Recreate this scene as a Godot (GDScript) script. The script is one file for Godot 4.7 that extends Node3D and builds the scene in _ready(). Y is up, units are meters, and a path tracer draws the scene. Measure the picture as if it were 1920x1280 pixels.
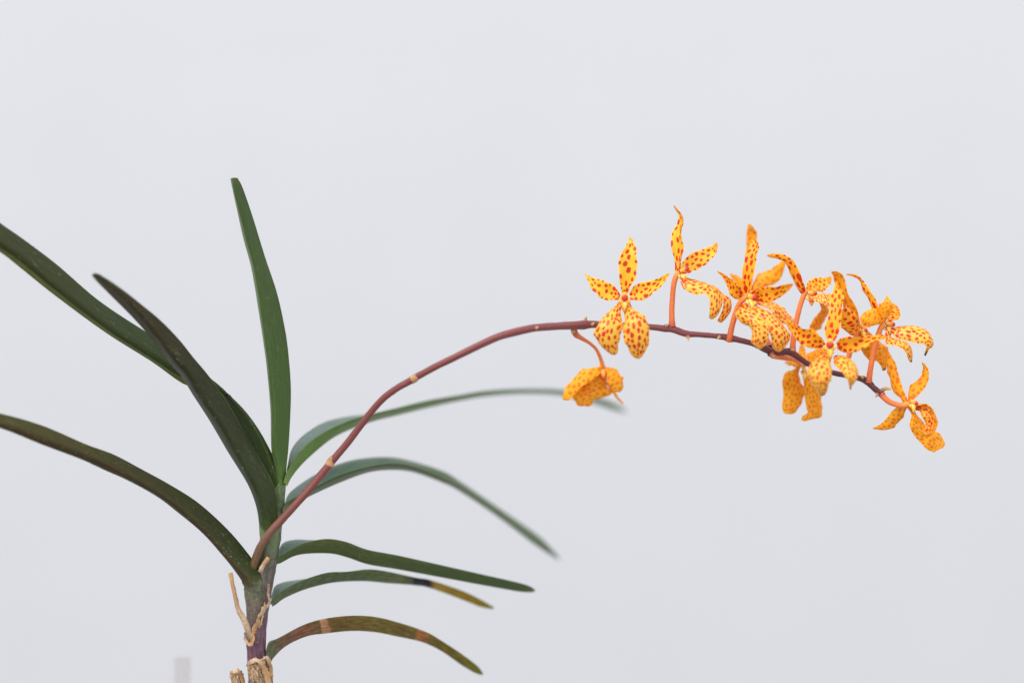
extends Node3D
# A spotted orange orchid in front of a pale wall. Outlines are given in photograph pixels
# (1 px = 0.15 mm at the focus plane) together with a depth, and become real shapes in metres.
const U := 0.00015
const D := 6000.0          # camera distance in the same units
const BASE := Vector3(-0.0717, -0.175, 0.0)

var rng := RandomNumberGenerator.new()
var noise := FastNoiseLite.new()
var M := {}
var plant: Node3D

func _ready() -> void:
	rng.seed = 7
	noise.seed = 3
	noise.frequency = 1.0
	noise.noise_type = FastNoiseLite.TYPE_SIMPLEX_SMOOTH
	setting_light()
	setting_wall()
	make_materials()
	plant = Node3D.new()
	plant.name = "orchid_plant"
	plant.position = BASE
	plant.set_meta("label", "orchid with strap leaves and an arching spray of orange spotted flowers")
	plant.set_meta("category", "orchid")
	add_child(plant)
	make_stem()
	make_leaves()
	make_spike()
	make_flowers()
	make_tag()

# ------------------------------------------------------------------ camera, light, wall
func setting_light() -> void:
	var cam := Camera3D.new()
	cam.name = "camera"
	cam.position = Vector3(0, 0, D * U)
	cam.keep_aspect = Camera3D.KEEP_HEIGHT
	cam.near = 0.05
	cam.far = 50.0
	var at := CameraAttributesPhysical.new()
	at.frustum_focal_length = 98.0
	at.frustum_focus_distance = D * U
	at.frustum_near = 0.05
	at.frustum_far = 50.0
	at.exposure_aperture = 2.8
	cam.attributes = at
	cam.fov = rad_to_deg(2.0 * atan(640.0 / D))
	add_child(cam)
	cam.current = true
	var env := Environment.new()
	env.background_mode = Environment.BG_SKY
	var sm := ProceduralSkyMaterial.new()
	sm.sky_top_color = Color(0.93, 0.945, 1.0)
	sm.sky_horizon_color = Color(0.93, 0.935, 0.96)
	sm.sky_curve = 0.3
	sm.ground_bottom_color = Color(0.60, 0.60, 0.60)
	sm.ground_horizon_color = Color(0.72, 0.72, 0.72)
	sm.ground_curve = 0.3
	sm.sun_angle_max = 0.0
	var sky := Sky.new()
	sky.sky_material = sm
	env.sky = sky
	env.tonemap_mode = Environment.TONE_MAPPER_LINEAR
	env.tonemap_exposure = 1.63
	env.sdfgi_enabled = true
	env.ssao_enabled = true
	env.ssil_enabled = true
	var we := WorldEnvironment.new()
	we.name = "environment"
	we.environment = env
	add_child(we)
	var sun := DirectionalLight3D.new()
	sun.name = "sun"
	sun.light_energy = 0.45
	sun.light_color = Color(1.0, 0.985, 0.96)
	sun.light_angular_distance = 30.0
	sun.shadow_enabled = true
	sun.rotation_degrees = Vector3(-50, -42, 0)
	add_child(sun)

func setting_wall() -> void:
	# a tall pale sheet that leans back a little towards its top, far behind the plant
	var w := MeshInstance3D.new()
	w.name = "backdrop"
	var vs := PackedVector3Array(); var ns := PackedVector3Array(); var uv := PackedVector2Array(); var ix := PackedInt32Array()
	var n := 80
	var y := -1.4
	var z := -0.95
	var prof := []
	for i in n + 1:
		var lean := tan(deg_to_rad(11.0) * smoothstep(-0.3, 0.35, y))
		prof.append([y, z, lean])
		y += 0.05
		z -= 0.05 * lean
	for face in [0, 1]:
		for i in n + 1:
			for x in [-3.0, 3.0]:
				vs.append(Vector3(x, prof[i][0], prof[i][1] - 0.02 * face))
				ns.append(Vector3(0, prof[i][2], 1).normalized() * (1 - 2 * face))
				uv.append(Vector2(x / 2.0, prof[i][0] / 2.0))
		for i in n:
			var k: int = face * (n + 1) * 2 + i * 2
			if face == 0:
				ix.append_array([k, k + 2, k + 3, k, k + 3, k + 1])
			else:
				ix.append_array([k, k + 3, k + 2, k, k + 1, k + 3])
	var mesh := ArrayMesh.new()
	var m := StandardMaterial3D.new()
	m.roughness = 0.9
	m.metallic_specular = 0.2
	m.albedo_texture = ramp_texture(256, 256, [[0.0, Color(0.770, 0.775, 0.785)]], 0.006, 0.006, 0.0)
	add_surface(mesh, vs, ns, uv, ix, m)
	w.mesh = mesh
	w.set_meta("kind", "structure")
	w.set_meta("label", "plain pale grey-white backdrop far out of focus behind the orchid")
	add_child(w)

# ------------------------------------------------------------------ shape helpers
func P(px: float, py: float, z: float) -> Vector3:
	var s := (D - z) / D
	return Vector3((px - 960.0) * s, (640.0 - py) * s, z) * U

func pick(a: Array, t: float) -> float:          # a list of numbers read at t in 0..1
	if a.size() == 1:
		return a[0]
	var f := clampf(t, 0, 1) * (a.size() - 1)
	var i := mini(int(f), a.size() - 2)
	var k := f - i
	return lerpf(a[i], a[i + 1], k)

func curve(pts: PackedVector3Array, t: float) -> Vector3:   # Catmull-Rom through the points
	var n := pts.size()
	var f := clampf(t, 0, 1) * (n - 1)
	var i := mini(int(f), n - 2)
	var k := f - i
	var a := pts[i - 1] if i > 0 else pts[0] * 2.0 - pts[1]
	var d := pts[i + 2] if i + 2 < n else pts[n - 1] * 2.0 - pts[n - 2]
	return pts[i].cubic_interpolate(pts[i + 1], a, d, k)

func resample(pts: PackedVector3Array, n: int) -> PackedVector3Array:
	var out := PackedVector3Array()
	for i in n + 1:
		out.append(curve(pts, float(i) / n))
	return out

# A sheet with thickness between two edges; the two faces are two surfaces.
func sheet(L: PackedVector3Array, K: PackedVector3Array, R: PackedVector3Array, kv: float, nv: int, thick: float, wave: float, row: float, rows: float, front: Material, back: Material) -> ArrayMesh:
	var nu := L.size() - 1
	var g := []
	var phase := rng.randf() * TAU
	for i in nu + 1:
		var line := PackedVector3Array()
		for j in nv + 1:
			var v := float(j) / nv
			var p: Vector3
			if kv < 0.0:
				p = L[i].lerp(R[i], v) + (K[i] - (L[i] + R[i]) * 0.5) * 4.0 * v * (1.0 - v)
			else:
				var q := func(x: float) -> Vector3:
					x = clampf(x, 0, 1)
					return L[i].lerp(K[i], x / kv) if x < kv else K[i].lerp(R[i], (x - kv) / (1.0 - kv))
				var e: float = minf(0.08, minf(v, 1.0 - v))
				p = (q.call(v - e) + q.call(v) * 2.0 + q.call(v + e)) * 0.25
			line.append(p)
		g.append(line)
	var N := []
	for i in nu + 1:
		var line := PackedVector3Array()
		for j in nv + 1:
			var du: Vector3 = g[mini(i + 1, nu)][j] - g[maxi(i - 1, 0)][j]
			var dv: Vector3 = g[i][mini(j + 1, nv)] - g[i][maxi(j - 1, 0)]
			var n := dv.cross(du)
			line.append(n.normalized() if n.length() > 1e-14 else (N[i - 1][j] if i > 0 else Vector3(0, 0, 1)))
		N.append(line)
	if wave > 0.0:
		for i in nu + 1:
			for j in nv + 1:
				var v := float(j) / nv
				var e := pow(absf(2.0 * v - 1.0), 2.5)
				var ph := phase if v < 0.5 else phase + 2.1
				var t := float(i) / nu
				g[i][j] += N[i][j] * wave * U * e * sin(t * PI) * (sin(t * 17.0 + ph) + 0.6 * sin(t * 31.0 + ph * 2.0))
		for i in nu + 1:
			for j in nv + 1:
				var n: Vector3 = (g[i][mini(j + 1, nv)] - g[i][maxi(j - 1, 0)]).cross(g[mini(i + 1, nu)][j] - g[maxi(i - 1, 0)][j])
				if n.length() > 1e-14:
					N[i][j] = n.normalized()
	var mesh := ArrayMesh.new()
	for side in [1.0, -1.0]:
		var vs := PackedVector3Array(); var ns := PackedVector3Array(); var uv := PackedVector2Array(); var ix := PackedInt32Array()
		for i in nu + 1:
			for j in nv + 1:
				var v := float(j) / nv
				var w := 2.0 * v - 1.0
				var tt := thick * U * 0.5 * sqrt(maxf(0.0, 1.0 - w * w * w * w)) * (0.25 + 0.75 * minf(1.0, 6.0 * minf(1.0 - float(i) / nu, 0.17 + float(i) / nu)))
				var n: Vector3 = N[i][j] * side
				vs.append(g[i][j] + n * tt)
				var out: Vector3 = (g[i][nv] - g[i][0]).normalized() * w
				ns.append((n + out * pow(absf(w), 6.0) * 0.7).normalized())
				uv.append(Vector2(0.01 + 0.98 * float(i) / nu, (row + 0.03 + 0.94 * v) / rows))
		for i in nu:
			for j in nv:
				var a := i * (nv + 1) + j
				var b := a + nv + 1
				if side > 0:
					ix.append_array([a, b, b + 1, a, b + 1, a + 1])
				else:
					ix.append_array([a, b + 1, b, a, a + 1, b + 1])
		add_surface(mesh, vs, ns, uv, ix, front if side > 0 else back)
	return mesh

func add_surface(mesh: ArrayMesh, vs, ns, uv, ix, m: Material) -> void:
	var arr := []
	arr.resize(Mesh.ARRAY_MAX)
	arr[Mesh.ARRAY_VERTEX] = vs
	arr[Mesh.ARRAY_NORMAL] = ns
	arr[Mesh.ARRAY_TEX_UV] = uv
	arr[Mesh.ARRAY_INDEX] = ix
	mesh.add_surface_from_arrays(Mesh.PRIMITIVE_TRIANGLES, arr)
	mesh.surface_set_material(mesh.get_surface_count() - 1, m)

# A tube along points; pts hold [px, py, z, radius].
func tube(pts: Array, n: int, seg: int, m: Material, rough := 0.0, flat := 1.0, cut := false) -> ArrayMesh:
	var c := PackedVector3Array()
	var rad := []
	for p in pts:
		c.append(P(p[0], p[1], p[2]))
		rad.append(float(p[3]))
	var line := resample(c, n)
	var vs := PackedVector3Array(); var ns := PackedVector3Array(); var uv := PackedVector2Array(); var ix := PackedInt32Array()
	var side := Vector3(0, 0, 1)
	var off := rng.randf() * 50.0
	var rings := []
	for i in n + 1:
		rings.append([line[i], float(i) / n, 1.0])
	if not cut:                                      # rounded ends
		var r1: float = rad[-1] * U
		var t1 := (line[n] - line[n - 1]).normalized()
		rings.append([line[n] + t1 * r1 * 0.6, 1.0, 0.75])
		rings.append([line[n] + t1 * r1 * 0.95, 1.0, 0.3])
		rings.append([line[n] + t1 * r1, 1.0, 0.01])
	else:
		rings.append([line[n] - (line[n] - line[n - 1]) * 0.02, 1.0, 0.8])
		rings.append([line[n] - (line[n] - line[n - 1]).normalized() * rad[-1] * U * 0.5, 1.0, 0.01])
	for k in rings.size():
		var i := mini(k, n)
		var t := (line[mini(i + 1, n)] - line[maxi(i - 1, 0)]).normalized()
		side = (side - t * side.dot(t)).normalized()
		var up := t.cross(side)
		var r := pick(rad, rings[k][1]) * U * float(rings[k][2])
		for j in seg + 1:
			var a := TAU * j / seg
			var d := side * cos(a) * flat + up * sin(a)
			var q := 1.0 + rough * noise.get_noise_3d(cos(a) * 1.3 + off, sin(a) * 1.3, float(i) * 0.35) + rough * 0.6 * noise.get_noise_2d(a * 3.0 if j < seg else 0.0, off)
			vs.append(rings[k][0] + d * r * q)
			var nn := d if k <= n else (d * 0.5 + t).normalized()
			ns.append(nn)
			uv.append(Vector2(0.02 + 0.96 * rings[k][1], float(j) / seg))
	for k in rings.size() - 1:
		for j in seg:
			var a := k * (seg + 1) + j
			var b := a + seg + 1
			ix.append_array([a, b + 1, a + 1, a, b, b + 1])
	var mesh := ArrayMesh.new()
	add_surface(mesh, vs, ns, uv, ix, m)
	return mesh

func part(called: String, mesh: Mesh, parent: Node3D, origin: Vector3, label := "") -> MeshInstance3D:
	var o := MeshInstance3D.new()
	o.name = called
	o.mesh = mesh
	o.position = -origin
	if label:
		o.set_meta("label", label)
	parent.add_child(o, true)
	return o

# ------------------------------------------------------------------ computed textures
func ramp_color(ramp: Array, t: float) -> Color:
	for i in ramp.size() - 1:
		if t < ramp[i + 1][0]:
			return (ramp[i][1] as Color).lerp(ramp[i + 1][1], clampf((t - ramp[i][0]) / (ramp[i + 1][0] - ramp[i][0]), 0, 1))
	return ramp[-1][1]

# x runs along the thing, y across it
func ramp_texture(w: int, h: int, ramp: Array, streak: float, blotch: float, rim: float, rim_color := Color(0.62, 0.68, 0.42), band := [], marks := 0) -> ImageTexture:
	var img := Image.create_empty(w, h, false, Image.FORMAT_RGB8)
	var o := rng.randf() * 100.0
	for x in w:
		var t := float(x) / w
		for y in h:
			var v := float(y) / h
			var wob := noise.get_noise_2d(v * 4.0 + o, t * 7.0) * 0.008
			var c := ramp_color(ramp, t + wob)
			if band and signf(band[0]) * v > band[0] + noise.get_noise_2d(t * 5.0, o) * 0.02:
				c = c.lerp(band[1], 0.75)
			var s := noise.get_noise_2d(t * 5.0 + o, v * 42.0) * streak + noise.get_noise_2d(t * 24.0 + o, v * 9.0 + 7.0) * blotch + noise.get_noise_2d(t * w * 0.4, v * h * 0.4 + o) * blotch * 0.6
			c = Color(c.r * (1.0 + s), c.g * (1.0 + s * 0.9), c.b * (1.0 + s))
			if rim > 0.0 and (v < rim or v > 1.0 - rim):
				c = c.lerp(rim_color, 0.7)
			img.set_pixel(x, y, c)
	for k in int(marks * 0.65):                                   # dry scratches and specks on the skin
		var cx := rng.randf() * w
		var cy := h * (0.2 + 0.6 * rng.randf())
		for q in rng.randi_range(1, 9) if rng.randf() > 0.4 else 1:
			var px := cx + rng.randfn() * 7.0
			var py := cy + rng.randfn() * 5.0
			var dir := rng.randf() * TAU
			var s := rng.randf_range(0.2, 0.75)
			for e in rng.randi_range(1, 5):
				dir += rng.randfn() * 0.5
				px += cos(dir)
				py += sin(dir) * 2.0
				if px >= 0 and py >= 0 and px < w and py < h:
					img.set_pixel(int(px), int(py), img.get_pixel(int(px), int(py)).lerp(Color(0.66, 0.66, 0.55), s))
	img.generate_mipmaps()
	return ImageTexture.create_from_image(img)

# Petal print: rows of variants, x from the petal's base to its tip.
func petal_textures(w: int, h: int, rows: int, ground: Color, ground2: Color, spot: Color, rmin: float, rmax: float, gap: float, tip_rows: int) -> Array:
	var f := Image.create_empty(w, h * rows, false, Image.FORMAT_RGB8)
	var b := Image.create_empty(w, h * rows, false, Image.FORMAT_RGB8)
	var back := Color(1.0, 0.77, 0.20)
	for y in h * rows:
		for x in w:
			var t := float(x) / w
			var v := float(y % h) / h
			var s := noise.get_noise_2d(t * 2.5 + y / h * 9.0, v * 2.0) * 0.5 + 0.5
			var vein := noise.get_noise_2d(t * 3.0 + 40.0, v * 26.0 + y / h * 3.0)
			var c := ground.lerp(ground2, clampf(s * 0.9 + vein * 0.12 + (0.25 if t > 0.85 else 0.0), 0, 1))
			c = c.lerp(Color(1, 0.80, 0.42), 0.25 * clampf(1.0 - absf(v - 0.5) * 30.0, 0, 1))
			if (v < 0.055 or v > 0.945) and t < 0.9:
				c = c.lerp(Color(1.0, 0.88, 0.52), 0.55)
			f.set_pixel(x, y, c)
			b.set_pixel(x, y, back.lerp(Color(1.0, 0.69, 0.08), clampf(s + vein * 0.35, 0, 1)))
	for r in rows:
		var placed := []
		for k in 900:
			var p := Vector2(rng.randf() * w, (0.05 + 0.9 * rng.randf()) * h)
			var rad := rng.randf_range(rmin, rmax)
			if p.x < w * 0.14:
				rad *= 1.7
			elif p.x > w * 0.85 or absf(p.y / h - 0.5) > 0.38:
				rad *= 0.68
			var ok := true
			for q in placed:
				if p.distance_to(q[0]) < gap * 0.5 + (rad + q[1]) * 0.62 - (5.0 if p.x < w * 0.16 else 0.0):
					ok = false
					break
			if ok:
				placed.append([p, rad])
		for q in placed:
			var c: Vector2 = q[0]
			var rad: float = q[1]
			var st := rng.randf_range(0.86, 1.0)
			var an := rng.randf() * PI
			var sq := rng.randf_range(0.7, 1.0)
			var tone := spot.lerp(Color(0.72, 0.22, 0.05), rng.randf() * 0.7)
			for x in range(maxi(0, int(c.x - rad * 1.6)), mini(w, int(c.x + rad * 1.6))):
				for y in range(maxi(0, int(c.y - rad * 1.6)), mini(h, int(c.y + rad * 1.6))):
					var d := (Vector2(x, y) - c).rotated(an)
					d.y /= sq
					var edge := rad * (1.0 + 0.45 * noise.get_noise_2d(d.angle() * 0.9 + c.x, c.y) + 0.2 * noise.get_noise_2d(x * 0.13, y * 0.13))
					var a := clampf((edge - d.length()) / 3.0, 0, 1) * st
					if a > 0.0:
						f.set_pixel(x, y + r * h, f.get_pixel(x, y + r * h).lerp(tone, a))
						b.set_pixel(x, y + r * h, b.get_pixel(x, y + r * h).lerp(Color(0.88, 0.34, 0.05), a * 0.6))
		if r >= rows - tip_rows:                        # withered brown tips
			for x in range(int(w * 0.82), w):
				for y in h:
					var e := float(x) / w + noise.get_noise_2d(x * 0.02, y * 0.03) * 0.05
					var a := clampf((e - 0.895) * 26.0, 0, 0.9)
					f.set_pixel(x, y + r * h, f.get_pixel(x, y + r * h).lerp(Color(0.36, 0.19, 0.15), a))
					b.set_pixel(x, y + r * h, b.get_pixel(x, y + r * h).lerp(Color(0.40, 0.22, 0.16), a))
	f.generate_mipmaps()
	b.generate_mipmaps()
	return [ImageTexture.create_from_image(f), ImageTexture.create_from_image(b)]

func mat(tex: Texture2D, rough: float, spec := 0.5, back := Color.BLACK, tint := Color.WHITE) -> StandardMaterial3D:
	var m := StandardMaterial3D.new()
	m.albedo_color = tint
	if tex:
		m.albedo_texture = tex
	m.roughness = rough
	m.metallic_specular = spec
	m.cull_mode = BaseMaterial3D.CULL_DISABLED
	if back != Color.BLACK:
		m.backlight_enabled = true
		m.backlight = back
	return m

func make_materials() -> void:
	var glow := Color(0.75, 0.66, 0.5)
	var pt := petal_textures(384, 128, 5, Color(1.0, 0.84, 0.25), Color(1.0, 0.76, 0.10), Color(0.88, 0.17, 0.05), 12.0, 19.5, 34.0, 1)
	var st := petal_textures(384, 192, 6, Color(1.0, 0.84, 0.36), Color(1.0, 0.76, 0.16), Color(0.87, 0.18, 0.07), 10.0, 15.5, 17.0, 2)
	M["petal"] = mat(pt[0], 0.5, 0.45, glow)
	M["petal_deep"] = mat(pt[0], 0.5, 0.45, glow, Color(1.0, 0.92, 0.70))
	M["petal_back"] = mat(pt[1], 0.55, 0.4, glow)
	M["sepal"] = mat(st[0], 0.42, 0.5, glow)
	M["sepal_deep"] = mat(st[0], 0.42, 0.5, glow, Color(1.0, 0.94, 0.78))
	M["sepal_back"] = mat(st[1], 0.55, 0.4, glow)
	M["pedicel"] = mat(ramp_texture(128, 32, [[0.0, Color(0.74, 0.33, 0.22)], [0.25, Color(0.90, 0.47, 0.26)], [0.75, Color(0.93, 0.52, 0.25)], [1.0, Color(1.0, 0.62, 0.25)]], 0.08, 0.08, 0.0), 0.45, 0.5, Color(0.2, 0.14, 0.1))
	M["column"] = mat(ramp_texture(64, 64, [[0.0, Color(1.0, 0.74, 0.30)], [0.5, Color(1.0, 0.66, 0.26)], [0.74, Color(0.93, 0.46, 0.18)], [0.86, Color(0.80, 0.24, 0.12)], [1.0, Color(0.74, 0.22, 0.10)]], 0.1, 0.25, 0.0), 0.35)
	var lip_tex := petal_textures(128, 96, 1, Color(1.0, 0.86, 0.48), Color(0.98, 0.72, 0.14), Color(0.55, 0.10, 0.06), 4.0, 7.0, 10.0, 0)
	M["lip"] = mat(lip_tex[0], 0.4)
	M["spike"] = mat(ramp_texture(512, 48, [[0.0, Color(0.42, 0.36, 0.20)], [0.06, Color(0.44, 0.31, 0.23)], [0.14, Color(0.47, 0.23, 0.21)], [0.5, Color(0.50, 0.25, 0.25)], [0.66, Color(0.45, 0.22, 0.23)], [0.74, Color(0.38, 0.17, 0.18)], [1.0, Color(0.34, 0.15, 0.16)]], 0.14, 0.16, 0.0, Color.WHITE, [], 60), 0.5)
	M["node"] = mat(ramp_texture(32, 32, [[0.0, Color(0.56, 0.24, 0.20)], [0.3, Color(0.74, 0.58, 0.42)], [1.0, Color(0.66, 0.48, 0.34)]], 0.2, 0.2, 0.0), 0.7)
	M["bract"] = mat(ramp_texture(64, 32, [[0.0, Color(0.46, 0.26, 0.22)], [0.4, Color(0.72, 0.55, 0.36)], [1.0, Color(0.86, 0.74, 0.52)]], 0.2, 0.2, 0.0), 0.7)
	M["dry"] = mat(ramp_texture(256, 64, [[0.0, Color(0.55, 0.45, 0.36)], [0.3, Color(0.76, 0.66, 0.55)], [0.7, Color(0.66, 0.51, 0.37)], [1.0, Color(0.80, 0.62, 0.42)]], 0.34, 0.2, 0.0), 0.85)
	M["stump"] = mat(ramp_texture(256, 128, [[0.0, Color(0.30, 0.27, 0.24)], [0.4, Color(0.55, 0.47, 0.39)], [0.75, Color(0.63, 0.51, 0.39)], [0.93, Color(0.74, 0.61, 0.46)], [1.0, Color(0.48, 0.34, 0.22)]], 0.85, 0.4, 0.0, Color.WHITE, [], 40), 0.85)

# ------------------------------------------------------------------ stem and leaves
func make_stem() -> void:
	var sm := mat(ramp_texture(512, 128, [[0.0, Color(0.44, 0.38, 0.32)], [0.27, Color(0.41, 0.34, 0.33)], [0.33, Color(0.41, 0.26, 0.32)], [0.43, Color(0.41, 0.27, 0.33)], [0.49, Color(0.38, 0.32, 0.31)], [0.58, Color(0.38, 0.34, 0.31)], [0.68, Color(0.36, 0.36, 0.29)], [0.8, Color(0.36, 0.38, 0.29)], [0.92, Color(0.33, 0.40, 0.25)], [1.0, Color(0.42, 0.50, 0.28)]], 0.34, 0.36, 0.0, Color.WHITE, [], 420), 0.6)
	part("stem", tube([[482, 1800, -20, 21], [483, 1500, -14, 21], [484, 1330, -8, 20], [483, 1262, -6, 18], [480, 1215, -4, 18], [482, 1165, -4, 19], [490, 1110, -6, 19], [499, 1065, -6, 18], [507, 1015, -8, 18], [513, 975, -10, 17], [522, 935, -12, 12], [529, 900, -12, 7]], 70, 20, sm, 0.10), plant, BASE)
	# sheath under the lower left leaf, wrapping the stem
	var sh := mat(ramp_texture(256, 128, [[0.0, Color(0.40, 0.28, 0.32)], [0.3, Color(0.37, 0.31, 0.29)], [0.65, Color(0.36, 0.36, 0.27)], [0.9, Color(0.38, 0.41, 0.29)], [1.0, Color(0.34, 0.36, 0.25)]], 0.4, 0.3, 0.0, Color.WHITE, [], 160), 0.6)
	part("leaf_sheath", tube([[476, 1205, 4, 13], [478, 1175, 5, 16], [480, 1145, 6, 18.5], [478, 1115, 7, 20], [475, 1098, 8, 19.5], [471, 1092, 9, 17.5]], 24, 24, sh, 0.05), plant, BASE)
	var sh2 := mat(ramp_texture(128, 128, [[0.0, Color(0.36, 0.38, 0.28)], [0.6, Color(0.36, 0.46, 0.27)], [1.0, Color(0.34, 0.44, 0.24)]], 0.25, 0.12, 0.0, Color.WHITE, [], 20), 0.55)
	part("leaf_sheath", tube([[503, 1045, 0, 15], [504, 1015, 2, 17], [504, 990, 4, 18.5], [503, 968, 5, 18]], 16, 22, sh2, 0.05), plant, BASE)
	# dried remains
	part("dry_stalk", tube([[470, 1196, 26, 8], [465, 1180, 28, 6.5], [456, 1160, 30, 6], [446, 1141, 32, 4.6], [441, 1120, 33, 4.0], [436, 1097, 34, 3.9], [431, 1074, 36, 4.2]], 24, 10, M["dry"], 0.22, 0.7, true), plant, BASE, "thin dry tan stalk beside the stem")
	part("dry_stalk", tube([[487, 1072, 22, 4.5], [493, 1060, 24, 4.2], [503, 1045, 24, 4.4]], 10, 9, M["dry"], 0.25, 0.7, true), plant, BASE)
	part("dried_sheath", tube([[500, 1420, 10, 24], [496, 1330, 14, 22], [491, 1285, 18, 20], [483, 1258, 22, 17.5], [478, 1241, 24, 17]], 22, 22, M["stump"], 0.24, 0.75, true), plant, BASE, "cut stump of an old dry leaf sheath at the stem's foot")
	part("dried_sheath", tube([[466, 1400, -6, 15], [455, 1320, 0, 13], [446, 1282, 6, 12], [441, 1259, 8, 10.5]], 18, 18, M["stump"], 0.26, 0.75, true), plant, BASE)
	part("dried_sheath", tube([[500, 1300, -8, 12], [501, 1262, -2, 10], [497, 1244, 4, 8], [491, 1236, 8, 6]], 14, 16, M["stump"], 0.26, 0.8, true), plant, BASE)
	# torn papery edge of the sheath
	torn([[504, 1094, 20], [503, 1112, 22], [505, 1128, 22], [500, 1137, 25], [493, 1141, 27], [489, 1152, 28], [484, 1158, 29], [484, 1168, 29], [477, 1176, 29], [474, 1190, 28], [470, 1206, 26]], [3, 4, 5, 7, 9, 7, 6, 9, 11, 8, 3])
	torn([[464, 1246, 34], [470, 1240, 38], [478, 1237, 40], [486, 1240, 40], [492, 1249, 38], [499, 1262, 34], [504, 1284, 28]], [7, 9, 6, 10, 8, 11, 6])
	torn([[490, 1238, 22], [496, 1233, 18], [503, 1238, 12], [507, 1250, 6], [508, 1268, 0]], [6, 8, 7, 9, 5])
	torn([[432, 1262, 16], [438, 1258, 18], [446, 1258, 18], [452, 1266, 14], [457, 1284, 10]], [5, 7, 6, 8, 5])
	torn([[484, 1178, 16], [489, 1164, 16], [493, 1148, 16], [496, 1128, 17]], [2, 5, 4, 2])
	torn([[459, 1186, 26], [460, 1197, 28], [464, 1206, 29], [470, 1208, 29], [474, 1198, 29], [475, 1190, 29]], [3, 4, 6, 7, 5, 3])

func torn(c: Array, w: Array) -> void:
	var L := PackedVector3Array(); var K := PackedVector3Array(); var R := PackedVector3Array()
	for i in c.size():
		var a: Array = c[maxi(i - 1, 0)]
		var b: Array = c[mini(i + 1, c.size() - 1)]
		var d: Vector2 = Vector2(b[0] - a[0], b[1] - a[1]).normalized().orthogonal() * (0.5 * w[i] * rng.randf_range(0.7, 1.25))
		L.append(P(c[i][0] + d.x, c[i][1] + d.y, c[i][2] - 3))
		K.append(P(c[i][0], c[i][1], c[i][2] + 2))
		R.append(P(c[i][0] - d.x, c[i][1] - d.y, c[i][2] + 4))
	var n := c.size() * 4
	L = resample(L, n)
	R = resample(R, n)
	K = resample(K, n)
	for i in n + 1:
		L[i] += Vector3(rng.randfn(), rng.randfn(), 0) * 1.1 * U
		R[i] += Vector3(rng.randfn(), rng.randfn(), 0) * 1.1 * U
	part("dried_edge", sheet(L, K, R, -1.0, 6, 2.2, 1.5, 0, 1, M["dry"], M["dry"]), plant, BASE)

# stations: [edge x, y, keel x, y, edge x, y]; z lists give the depth of the three lines
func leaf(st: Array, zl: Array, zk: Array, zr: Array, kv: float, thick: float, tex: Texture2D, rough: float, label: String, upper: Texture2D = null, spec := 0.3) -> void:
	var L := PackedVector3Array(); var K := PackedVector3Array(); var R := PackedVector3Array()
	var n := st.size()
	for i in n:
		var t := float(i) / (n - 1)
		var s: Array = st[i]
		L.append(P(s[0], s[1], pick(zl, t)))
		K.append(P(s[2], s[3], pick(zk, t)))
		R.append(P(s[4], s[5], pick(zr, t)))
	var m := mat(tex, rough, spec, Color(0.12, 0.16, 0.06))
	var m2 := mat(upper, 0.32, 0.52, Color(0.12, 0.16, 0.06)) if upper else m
	part("leaf", sheet(resample(L, 64), resample(K, 64), resample(R, 64), kv, 18, thick, 0.0, 0, 1, m2, m), plant, BASE, label)

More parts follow.
